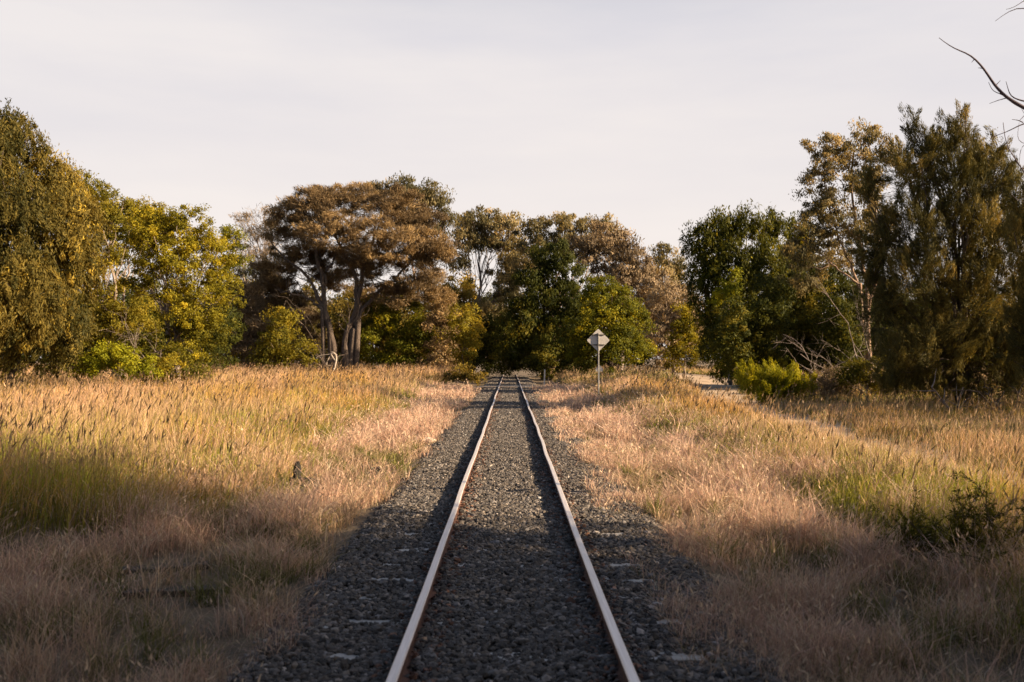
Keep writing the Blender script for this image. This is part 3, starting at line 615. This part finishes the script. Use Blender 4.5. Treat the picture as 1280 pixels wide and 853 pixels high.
tree('evergreen_tree', 'full bright green tree behind the diamond sign', 'tree', 86, 765, [(745, 370, 30, 24), (770, 385, 32, 28), (745, 405, 36, 30, -1), (785, 410, 30, 32), (765, 435, 42, 30, -1), (800, 440, 18, 20), (730, 440, 22, 26)], 'round', L_green, M_barkdark, 121, dens=4.2, r0=.2)
tree('gum_tree', 'dusty grey brown tree right of the bright green tree', 'tree', 98, 842, [(835, 385, 26, 32), (850, 410, 26, 34), (825, 430, 24, 30), (865, 400, 18, 34)], 'euc', L_pinkbr, M_barkgrey, 122, dens=3.6, r0=.15)
tree('shrub', 'golden green bushy tree beside the start of the path', 'shrub', 88, 856, [(855, 420, 20, 26), (865, 440, 18, 20), (842, 442, 14, 18), (858, 395, 12, 16)], 'round', L_acacia, M_barkgrey, 123, dens=3.8, r0=.08)
tree('evergreen_tree', 'dark green tree in the shade left of the vanishing rails', 'tree', 117, 585, [(615, 412, 32, 24), (595, 430, 28, 26), (612, 442, 20, 22), (590, 450, 30, 16), (632, 425, 22, 24, 8)], 'round', L_dark, M_barkdark, 124, dens=4, r0=.2)
# right
tree('pepper_tree', 'broad dark drooping tree with sunny yellow tips left of the tall right trees', 'tree', 70, 925,
     [(882, 310, 26, 28), (900, 292, 28, 22), (935, 284, 32, 20), (970, 288, 28, 22, 2), (1000, 310, 24, 26, 3), (880, 350, 26, 34), (915, 335, 36, 32, -1), (955, 335, 36, 34, -1), (990, 350, 30, 36, 3), (895, 395, 32, 36), (935, 385, 36, 34, -1), (975, 390, 36, 36), (905, 440, 30, 34), (945, 430, 36, 36), (985, 435, 34, 34)], 'hang', L_pepper, M_barkdark, 125, dens=3.6, r0=.22)
tree('wattle_tree', 'small sunlit golden tree in front of the dark drooping tree', 'tree', 66, 912, [(912, 362, 12, 14), (905, 375, 14, 12), (918, 345, 8, 10)], 'round', L_bright, M_barkgrey, 126, dens=5, r0=.06)
tree('evergreen_tree', 'low dark green tree at the path edge under the drooping tree', 'tree', 60, 935, [(935, 415, 28, 26), (925, 445, 30, 28), (955, 450, 30, 26), (940, 475, 34, 16)], 'round', L_green, M_barkdark, 127, dens=3.6, r0=.1)
tree('gum_tree', 'tall open gum tree with a pale orange trunk right of the path', 'tree', 57, 1085,
     [(1030, 185, 26, 22), (1085, 168, 22, 18), (1022, 215, 24, 22), (1060, 205, 30, 26), (1030, 250, 32, 26), (1080, 235, 30, 34), (1015, 285, 24, 24), (1055, 290, 36, 30), (1100, 195, 22, 26), (1000, 320, 26, 24), (1095, 290, 30, 34), (1035, 325, 34, 22, 3), (1000, 350, 26, 22, 3)], 'euc', L_grey, M_barkpale, 128, dens=3.1, limbs=False, paths=[
      ([(1086, 470), (1085, 420), (1084, 370), (1080, 320), (1070, 270), (1062, 220), (1070, 185)], .21, .04), ([(1084, 380), (1068, 340), (1050, 300), (1035, 250), (1030, 200)], .11, .03),
      ([(1085, 400), (1096, 345), (1100, 290), (1092, 230), (1088, 180)], .12, .03), ([(1083, 360), (1060, 345), (1030, 320), (1005, 300)], .08, .03), ([(1086, 350), (1070, 300), (1055, 280)], .07, .03)])
tree('evergreen_tree', 'dense dark undergrowth tree behind the pale orange trunk', 'tree', 64, 1030, [(1010, 360, 34, 36), (1050, 370, 36, 40), (1000, 420, 34, 36), (1050, 430, 44, 36), (1100, 400, 36, 50), (1020, 455, 40, 24), (1090, 450, 40, 30)], 'euc', L_dark, M_barkdark, 129, dens=3.6, r0=.15)
tree('sheoak_tree', 'tall brown green feathery tree nearest on the right side', 'tree', 42, 1205,
     [(1203, 148, 10, 26), (1143, 165, 9, 26), (1240, 185, 16, 26), (1190, 180, 26, 30), (1160, 195, 24, 30), (1225, 205, 28, 30), (1262, 225, 14, 26), (1268, 280, 20, 30), (1085, 240, 14, 30, 1), (1090, 330, 26, 40, 1), (1280, 420, 34, 50), (1130, 215, 24, 40), (1190, 225, 44, 46), (1245, 240, 26, 40), (1150, 275, 46, 50), (1215, 290, 50, 52), (1110, 300, 30, 44, 1), (1260, 320, 34, 50), (1150, 350, 50, 56), (1220, 370, 52, 56), (1100, 380, 28, 50, 1), (1165, 430, 52, 48), (1240, 440, 44, 40), (1120, 450, 36, 36), (1170, 482, 44, 22), (1225, 485, 44, 18), (1120, 482, 34, 16), (1270, 475, 30, 24)],
     'spray', L_cas, M_barkdark, 130, dens=3.1, r0=.14, twigs=3, stems=2)
tree('sheoak_tree', 'brown green feathery tree cut off by the right edge of the photo', 'tree', 38, 1305, [(1285, 300, 32, 44), (1310, 260, 40, 60), (1290, 380, 36, 44), (1320, 400, 50, 60), (1285, 440, 34, 36), (1350, 320, 50, 90)], 'spray', L_cas, M_barkdark, 131, dens=3, r0=.2)
tree('shrub', 'bright lime green bush at the path edge', 'bush', 47, 970, [(945, 478, 22, 18), (975, 475, 28, 18), (1000, 482, 22, 16), (965, 490, 34, 12)], 'spray', L_bright, M_barkgrey, 132, dens=5.5, r0=.03, scale=.8)
tree('shrub', 'round small leaved bush with glinting leaves below the pale trunk', 'bush', 46, 1082, [(1080, 462, 26, 18), (1062, 475, 20, 16), (1100, 478, 22, 16)], 'round', L_olive, M_barkgrey, 133, dens=3.6, r0=.04)
tree('shrub', 'dry brown shrub between the lime bush and the round bush', 'bush', 47, 1040, [(1035, 478, 20, 18), (1025, 492, 22, 12), (1055, 492, 22, 12)], 'twig', L_pinkbr, M_barkgrey, 134, dens=6, r0=.03)
# fallow undergrowth that closes the view below the crowns
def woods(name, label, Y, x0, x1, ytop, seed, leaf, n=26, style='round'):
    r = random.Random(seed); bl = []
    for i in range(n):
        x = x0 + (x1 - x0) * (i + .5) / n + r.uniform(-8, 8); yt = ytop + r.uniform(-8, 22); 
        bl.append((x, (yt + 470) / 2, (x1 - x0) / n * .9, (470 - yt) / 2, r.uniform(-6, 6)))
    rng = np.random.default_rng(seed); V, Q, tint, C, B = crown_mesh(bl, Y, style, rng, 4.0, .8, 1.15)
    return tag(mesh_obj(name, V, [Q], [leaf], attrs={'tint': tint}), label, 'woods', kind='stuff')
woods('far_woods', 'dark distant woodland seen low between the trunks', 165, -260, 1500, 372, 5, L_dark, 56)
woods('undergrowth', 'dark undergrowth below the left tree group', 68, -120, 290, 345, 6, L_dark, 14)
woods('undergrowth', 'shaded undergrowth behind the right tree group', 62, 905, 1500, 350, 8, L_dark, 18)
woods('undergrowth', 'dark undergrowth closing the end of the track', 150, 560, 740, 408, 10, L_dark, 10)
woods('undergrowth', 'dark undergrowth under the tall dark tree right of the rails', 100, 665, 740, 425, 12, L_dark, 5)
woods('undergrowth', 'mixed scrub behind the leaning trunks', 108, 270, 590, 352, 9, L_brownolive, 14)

# unseen shade trees; left and most rear ones are added to block sky light
def copy_tree(o, loc, rz, sc, label):
    c = o.copy(); COL.objects.link(c); c.location = loc; c.rotation_euler = (0, 0, rz); c.scale = (sc, sc, sc); c['label'] = label
    for ch in o.children:
        d = ch.copy(); COL.objects.link(d); d.parent = c
    return c
k40 = F / 40.0
def wb(x, z, r, rz=None, dz=0): return (VX + (x - CX) * k40, VY - (z - CZ) * k40, r * k40, (rz or r) * k40, dz)
proto = tree('shade_tree', 'dense tree just out of the frame on the right, shading the near grass', 'tree', 40, VX,
     [wb(0, 9, 3), wb(-2.5, 7, 2.6), wb(2.5, 7, 2.6), wb(0, 7, 2.8, None, 2.5), wb(0, 6.5, 2.8, None, -2.5), wb(-1.5, 4, 2.6), wb(1.8, 4, 2.6), wb(0, 11, 2.2)], 'euc', L_olive, M_barkdark, 140, r0=.3, dens=1.1, scale=1.8, group='shade trees beside the camera')
SH = [(17.5, 3.8, 1.0), (23, .5, 1.15), (15.5, -3.0, 1.0), (21, -7, 1.1), (27, 2.0, 1.2), (14, -9.5, 1.0), (4, -13, 1.0), (-5, -14, 1.1), (-12, -9, 1.0), (-15.5, -2.5, 1.1), (-20, 3.5, 1.0), (9, -15, 1.1), (9, -6, 1.1), (-9, -7, 1.2), (0, -8.5, 1.0), (-12, 1.5, .95), (26, 31, .6), (29, 36, .65), (25, 25.5, .5), (33, 41, .7)]
for i, (x, y, sc) in enumerate(SH):
    if i == 0: proto.location = (x, y, -.1); proto.scale = (sc, sc, sc * 1.3)
    else: copy_tree(proto, (x, y, -.1), i * 1.3, sc, 'low dense tree out of the frame on the right, beyond the path' if sc < .8 else
                   'dense unseen tree added on the left of the track, blocking sky light' if x < -8 else 'dense unseen tree behind the camera, keeping light off the near ground' if y < -5 else
                   'dense tree just out of the frame on the right, shading the near grass')

high = tree('shade_tree', 'high crowned tree just out of the frame on the right, shading the near left grass', 'tree', 40, VX,
     [wb(0, 11.0, 2.4), wb(1.5, 12.5, 2.2), wb(-1, 12.8, 2.0, None, -1.5), wb(2, 11.6, 2.3, None, -2), wb(0, 11.0, 2.0, None, 1.6), wb(3, 13.8, 2.2), wb(-1.5, 10.6, 1.8, None, -3)], 'euc', L_olive, M_barkdark, 141, r0=.2, dens=1.1, scale=1.8, group='shade trees beside the camera')
high.location = (20.5, 7.6, -.1)

# ------------------------------------------------------------------ bare limbs, deadwood
def branchy(start, d, length, rad, depth, rng, out, droop=0.0, wob=.12, kids=(2, 4)):
    n = 8; P = [np.array(start, float)]; d = np.array(d, float) / np.linalg.norm(d)
    for i in range(n):
        d = d + rng.normal(0, wob, 3) + np.array([0, 0, -droop]); d /= np.linalg.norm(d); P.append(P[-1] + d * length / n)
    P = np.array(P); out.append((P, np.linspace(rad, rad * (.35 if depth else .15), n + 1)))
    if depth:
        for _ in range(rng.integers(*kids) + 1):
            i = rng.integers(2, n + 1); b = P[i] - P[i - 1]; b /= np.linalg.norm(b) + 1e-9
            nd = b * .7 + rng.normal(0, .55, 3)
            branchy(P[i], nd, length * rng.uniform(.4, .7), rad * .5, depth - 1, rng, out, droop, wob, kids)
def line_px(pts, Y, r0, r1, rng, dy=None, n=None):
    P = np.array([at(p[0], p[1], Y + (p[2] if len(p) > 2 else 0)) for p in pts]); n = n or len(P) * 3
    P = smooth_line(P, n, rng, .0); return (P, np.linspace(r0, r1, n))
rng = np.random.default_rng(21)
# bare tree whose twigs reach into the top right corner
Yb = 14.0; out = []
tx = float(at(1420, 447, Yb)[0])
trunk = smooth_line([(tx, Yb, -.3), (tx + .15, Yb + .1, 2.5), (tx - .1, Yb, 4.6), at(1375, 190, Yb), at(1340, 60, Yb)], 16, rng, .02); out.append((trunk, np.linspace(.13, .05, 16)))
out.append(line_px([(1375, 190), (1330, 160), (1290, 137), (1262, 121), (1247, 106), (1235, 86), (1222, 71), (1213, 64), (1200, 61), (1187, 53), (1177, 45)], Yb, .042, .004, rng))
out.append(line_px([(1300, 142), (1284, 135), (1270, 128), (1256, 116), (1244, 113), (1239, 101)], Yb, .014, .003, rng))
out.append(line_px([(1300, 128), (1278, 124), (1266, 119), (1261, 100)], Yb, .016, .003, rng))
out.append(line_px([(1360, 170), (1310, 150), (1282, 152), (1265, 163), (1243, 170)], Yb, .022, .004, rng))
out.append(line_px([(1320, 240), (1290, 225), (1272, 198), (1260, 180), (1257, 152)], Yb, .012, .004, rng))
out.append(line_px([(1345, 90), (1310, 20), (1284, 4), (1266, 10), (1248, 24)], Yb, .02, .003, rng))
out.append(line_px([(1310, 15), (1290, -6), (1270, 8), (1262, 9)], Yb, .01, .003, rng))
for a_, b_ in (((1262, 121), (1240, 128)), ((1235, 86), (1226, 83)), ((1222, 71), (1218, 76)), ((1290, 137), (1277, 150)), ((1282, 152), (1268, 148)), ((1247, 106), (1254, 99))):
    out.append(line_px([a_, ((a_[0] + b_[0]) / 2 + 1, (a_[1] + b_[1]) / 2 - 1), b_], Yb, .008, .003, rng))
for k_ in range(16):                            # fine hanging twigs along the limb
    x0_, y0_ = 1268 + 60 * rng.random(), 110 + 190 * rng.random(); dx, dy_ = rng.uniform(-16, 6), rng.uniform(8, 34) * rng.choice([-1, 1])
    P_ = [(1330, 160 + .3 * (y0_ - 160)), (x0_ + 14, y0_ - dy_ * .3), (x0_, y0_), (x0_ + dx * .6, y0_ + dy_ * .6), (x0_ + dx, y0_ + dy_)]
    out.append(line_px(P_, Yb + rng.uniform(-.2, .2), .008, .002, rng))
Vb, Fb = tubes(out, 6); M_bare = noise_mat('bare_bark', [(.06, .045, .06), (.13, .10, .13)], scale=20, rough=.7, bump=.4, bdist=.004)
t = empty('bare_tree', (tx, Yb, 0), 'bare leafless tree whose crooked twigs reach in at the top right corner', 'tree')
mesh_obj('trunk', Vb - np.array([tx, Yb, 0]), Fb, [M_bare], t, smooth=True)

# dead limbs in front of the pale trunked tree
def dead(name, label, px, py, Y, dirs, length, rad, mat, seed, depth=2, cat='dead branch', **kw):
    rng = np.random.default_rng(seed); out = []; p = at(px, py, Y); p[2] = max(float(ground_h(p[0], Y)) - .1, p[2] - 3)
    for d in dirs: branchy(p, d, length * rng.uniform(.8, 1.1), rad, depth, rng, out, **kw)
    V, Fc = tubes(out, 5)
    o = mesh_obj(name, V, Fc, [mat], smooth=True, loc=p); return tag(o, label, cat)
dead('dead_tree', 'pale bare dead tree spreading in front of the dark undergrowth on the right', 1092, 470, 52, [(-.5, -.1, 1), (-.8, -.2, .7), (.1, 0, 1), (-1, 0, .45)], 4.0, .055, M_barkgrey, 31, depth=3, cat='dead tree')
dead('fallen_branch', 'bare forked branch on the ground below the pale dead tree', 1030, 470, 50, [(-.4, -.1, .6), (.5, -.2, .5), (-.8, -.1, .15)], 1.8, .05, M_barkgrey, 32)
dead('fallen_branch', 'split grey limb leaning down into the grass under the feathery tree', 1196, 478, 38, [(.8, -.3, .1), (-.5, 0, .9), (-.1, 0, 1)], 1.5, .06, M_barkgrey, 33, depth=1, wob=.08)
dead('fallen_branch', 'dark crooked limb arching near the right edge of the photo', 1262, 492, 37, [(-.4, 0, .9), (-.9, 0, .5), (.6, 0, .7)], 1.8, .05, M_barkdark, 34, depth=2, wob=.2)
dead('dead_tree', 'grey bare twigs tangled inside the broad yellow green left tree', 205, 470, 53, [(-.9, -.3, .8), (-.5, -.3, 1), (-1, -.2, .45), (.4, -.3, 1), (-.2, -.4, 1)], 3.4, .035, M_barkgrey, 35, depth=3, wob=.17, cat='dead tree')
dead('dead_tree', 'bare grey limbs spreading low left of the leaning trunks', 420, 455, 88, [(-.9, -.2, 1), (-.7, -.2, 1.2), (-1, -.2, .9), (-.3, -.2, 1)], 5.5, .07, M_barkdark, 36, depth=3, wob=.2, cat='dead tree')
# white weathered stump by the big trunks
rng = np.random.default_rng(41); Yw = 82; out = []
out.append(line_px([(413, 468), (418, 462), (420, 452), (421, 446), (418, 441), (414, 443)], Yw, .10, .06, rng))
out.append(line_px([(420, 452), (416, 447), (413, 441), (416, 440), (421, 444)], Yw, .07, .05, rng))
out.append(line_px([(412, 446), (408, 454), (409, 458), (414, 457)], Yw, .05, .03, rng)); out.append(line_px([(413, 443), (404, 444), (398, 445), (395, 448)], Yw, .04, .02, rng))
Vb, Fb = tubes(out, 8); tag(mesh_obj('dead_stump', Vb, Fb, [M_palewood], smooth=True, loc=at(414, 466, Yw)), 'twisted white weathered stump beside the leaning trunks', 'stump')
# thin dark stake
p = at(417, 500, 42); Vb, Fb = tubes([(np.array([[p[0], 42, -.2], [p[0], 42, .6], [p[0] + .005, 42, 1.13]]), np.array([.022, .022, .018]))], 6)
tag(mesh_obj('stake', Vb, Fb, [M_char], smooth=True, loc=(p[0], 42, 0)), 'thin dark stake sticking out of the golden grass on the left', 'stake')

# ------------------------------------------------------------------ sign, posts
Ys = 50.0; sp = at(748, 447, Ys); gz = float(ground_h(sp[0], Ys)); zc = float(at(748, 425.5, Ys)[2])
t = empty('diamond_sign', (sp[0], Ys, gz), 'diamond shaped sign on a grey post seen from behind, right of the track', 'sign')
def loc_tube(p0, p1, r, name, mat, parent, sides=12):
    V, Fc = tubes([(np.array([p0, (np.array(p0) + p1) / 2, p1], float), np.array([r] * 3))], sides)
    n = len(V); caps = [np.array([list(range(sides))[::-1]]), np.array([list(range(n - sides, n))])]
    return mesh_obj(name, V, Fc + caps, [mat], parent, smooth=False)
loc_tube((0, 0, -.4), (0, 0, zc - gz + .36), .038, 'post', M_galv, t)
bm = bmesh.new(); h = .585; th = .006
rr = .05
pts = []
for cx_, cz_ in ((0, h), (h, 0), (0, -h), (-h, 0)):
    d = Vector((cx_, 0, cz_)).normalized(); tdir = Vector((d.z, 0, -d.x))
    for s_ in (-1, -.4, .4, 1):
        pts.append(Vector((cx_, 0, cz_)) - d * rr * (.55 if abs(s_) < .5 else .9) + tdir * rr * s_ * .9)
vf = [bm.verts.new((p.x, .045, p.z + zc - gz)) for p in pts]; f = bm.faces.new(vf)
r_ = bmesh.ops.extrude_face_region(bm, geom=[f]); bmesh.ops.translate(bm, vec=(0, th, 0), verts=[v for v in r_['geom'] if isinstance(v, bmesh.types.BMVert)])
bm_obj('sign_board', bm, M_signback, t)
for z_ in (.27, -.23):
    bm = box_v(0, .028, zc - gz + z_, .62 if z_ > 0 else .64, .03, .05, .004); bm_obj('bracket', bm, M_signdark, t)
    bm = box_v(0, -.01, zc - gz + z_, .11, .085, .045, .006); bm_obj('clamp', bm, M_signdark, t)
# second small peaked marker behind
Y2 = 58; p2 = at(748, 447, Y2); gz2 = float(ground_h(p2[0], Y2)); t = empty('marker_board', (p2[0] + .05, Y2, gz2), 'small pale board with a pointed top half hidden in grass behind the diamond sign', 'sign')
zt = float(at(748, 456, Y2)[2]) - gz2
bm = bmesh.new(); vs = [bm.verts.new((x, 0, z)) for x, z in ((-.19, zt - .40), (.19, zt - .40), (.22, zt - .24), (0, zt), (-.22, zt - .24))]; f = bm.faces.new(vs)
r_ = bmesh.ops.extrude_face_region(bm, geom=[f]); bmesh.ops.translate(bm, vec=(0, .02, 0), verts=[v for v in r_['geom'] if isinstance(v, bmesh.types.BMVert)]); bm_obj('board', bm, M_signback, t)
bm_obj('post', box_v(0, .06, (zt - .3) / 2 - .15, .07, .07, zt - .1, .006), M_galv, t)
Y3 = 72; p3 = at(680.5, 447, Y3); gz3 = float(ground_h(p3[0], Y3)); zt = float(at(680, 462, Y3)[2]) - gz3
bm_o = bm_obj('marker_post', box_v(0, 0, zt / 2 - .1, .09, .09, zt + .2, .01, 0, .03), M_white); bm_o.location = (p3[0], Y3, gz3)
tag(bm_o, 'short white marker post at the crossing right of the rails', 'post')

# ------------------------------------------------------------------ things lying in the grass
def rough_mesh(name, ell, sub, seed, mat, loc, amp=.3, rot=0):
    bm = bmesh.new(); bmesh.ops.create_icosphere(bm, subdivisions=sub, radius=1); r = np.random.default_rng(seed); off = r.random(3) * 20
    for v in bm.verts:
        k = 1 + amp * (float(n1(v.co.x * 1.7 + off[0], v.co.y * 1.7 + v.co.z * 1.3 + off[1])) - .5) * 2 + amp * .4 * (float(n2(v.co.x * 5 + off[2], v.co.z * 5 + v.co.y * 3)) - .5)
        v.co = Vector((v.co.x * ell[0] * k, v.co.y * ell[1] * k, v.co.z * ell[2] * k))
    o = bm_obj(name, bm, mat); o.location = loc; o.rotation_euler[2] = rot; return o
def gp(px, py, dz=0):      # ground point under a photo pixel
    Y = (CZ + .1) * F / (py - VY); x = CX + (px - VX) / F * Y; return np.array([x, Y, float(ground_h(x, Y)) + dz])
p = gp(372, 614); bm = bmesh.new()
stump = rough_mesh('burnt_stump', (.24, .16, .15), 3, 51, M_char, p + [.05, 0, .09], .5)
bm2 = rough_mesh('snag', (.075, .07, .22), 3, 52, M_char, (0, 0, 0), .45); bm2.parent = stump; bm2.location = (-.05, 0, .16)
bm2 = rough_mesh('snag', (.10, .07, .08), 3, 53, M_char, (0, 0, 0), .45); bm2.parent = stump; bm2.location = (-.22, -.02, .02)
tag(stump, 'charred black stump in the pale grass left of the track', 'stump')
p = gp(472, 592); tag(rough_mesh('clinker_lump', (.13, .09, .08), 3, 54, M_char, p + [0, 0, .08], .4), 'small black lump in the pale grass near the left ballast', 'rock')
p = gp(536, 556); tag(rough_mesh('pale_rock', (.19, .11, .07), 3, 55, M_rock, p + [0, 0, .07], .35, .3), 'pale flat stone at the left edge of the ballast', 'rock')
def beam(px0, py0, px1, py1, r, mat, label, seed, name='old_sleeper', cat='old sleeper', lift=-.01):
    a_, b_ = gp(px0, py0, lift), gp(px1, py1, lift); mid = (a_ + b_) / 2; d = b_ - a_; Ln = float(np.linalg.norm(d))
    bm = bmesh.new(); bmesh.ops.create_cube(bm, size=1); 
    for v in bm.verts: v.co = Vector((v.co.x * Ln, v.co.y * r[0], v.co.z * r[1]))
    bmesh.ops.subdivide_edges(bm, edges=[e for e in bm.edges if abs(e.verts[0].co.x - e.verts[1].co.x) > Ln * .5], cuts=10)
    q = random.Random(seed)
    for v in bm.verts: v.co += Vector((q.uniform(-.03, .03), q.uniform(-.1, .1) * r[0], q.uniform(-.1, .1) * r[1]))
    o = bm_obj(name, bm, mat); o.location = mid; o.rotation_euler = (q.uniform(-.1, .1), -math.asin(d[2] / Ln), math.atan2(d[1], d[0]))
    return tag(o, label, cat)
beam(150, 716, 262, 708, (.2, .13), M_oldtimber, 'dark rotting timber lying in the shaded grass on the left, upper of the two', 61)
beam(158, 745, 270, 738, (.2, .13), M_oldtimber, 'dark rotting timber lying in the shaded grass on the left, lower of the two', 62)
beam(300, 622, 372, 619, (.16, .10), M_palewood, 'pale weathered plank lying below the charred stump', 63, 'plank', 'plank')
beam(318, 634, 362, 632, (.07, .05), M_palewood, 'thin pale stick lying in front of the weathered plank', 64, 'stick', 'stick', .04)
# pale arched root at the right
p = gp(1120, 752); an = np.linspace(0, math.pi, 12); P = np.stack([p[0] + .05 - .085 * np.cos(an) , p[1] + 0 * an, p[2] - .02 + .17 * np.sin(an) * (1 - .25 * an / math.pi)], 1)
V, Fc = tubes([(P, np.linspace(.022, .010, 12))], 8); tag(mesh_obj('curled_root', V, Fc, [M_palewood], smooth=True, loc=p), 'small pale arched root poking out of the shaded grass at lower right', 'root')

# dark spiky shrub in shade at the lower right
def spiky(px, py, Y, seed, label, ncl, hgt):
    rng = np.random.default_rng(seed); p = at(px, py, Y); p[2] = float(ground_h(p[0], Y)); t = empty('spiky_shrub', p, label, 'shrub')
    lines, LC, LD = [], [], []
    for i in range(ncl):
        d = np.array([rng.normal(0, .6), rng.normal(0, .5), 1.0]); out = []; branchy((rng.normal(0, .12), rng.normal(0, .12), -.05), d, hgt * rng.uniform(.6, 1.05), .009, 1, rng, out, 0, .1)
        for P, R in out:
            lines.append((P, R)); m = 60; i0 = rng.integers(1, len(P), m); tt = rng.random((m, 1)); q = P[i0 - 1] * (1 - tt) + P[i0] * tt
            ax = P[-1] - P[0]; ax /= np.linalg.norm(ax); LC.append(q); LD.append(ax * .7 + rng.normal(0, .6, (m, 3)))
    C = np.concatenate(LC); Dd = np.concatenate(LD); n = len(C); Dn = Dd / np.linalg.norm(Dd, axis=1, keepdims=True)
    ln = rng.uniform(.04, .09, n); V = leaf_cloud(C + Dn * ln[:, None] * .5, Dd, ln, np.full(n, .011), rng)
    mesh_obj('foliage', V, [np.arange(n * 4).reshape(-1, 4)], [L_dark], t, {'tint': rng.random(n)})
    V, Fc = tubes(lines, 5); mesh_obj('stem', V, Fc, [M_barkdark], t, smooth=True)
spiky(1222, 700, 10.2, 71, 'dark spiky shrub with upright arms in the shade at lower right', 26, .85)
spiky(1150, 690, 10.7, 72, 'low dark green shrub left of the spiky one in the shade', 24, .55)
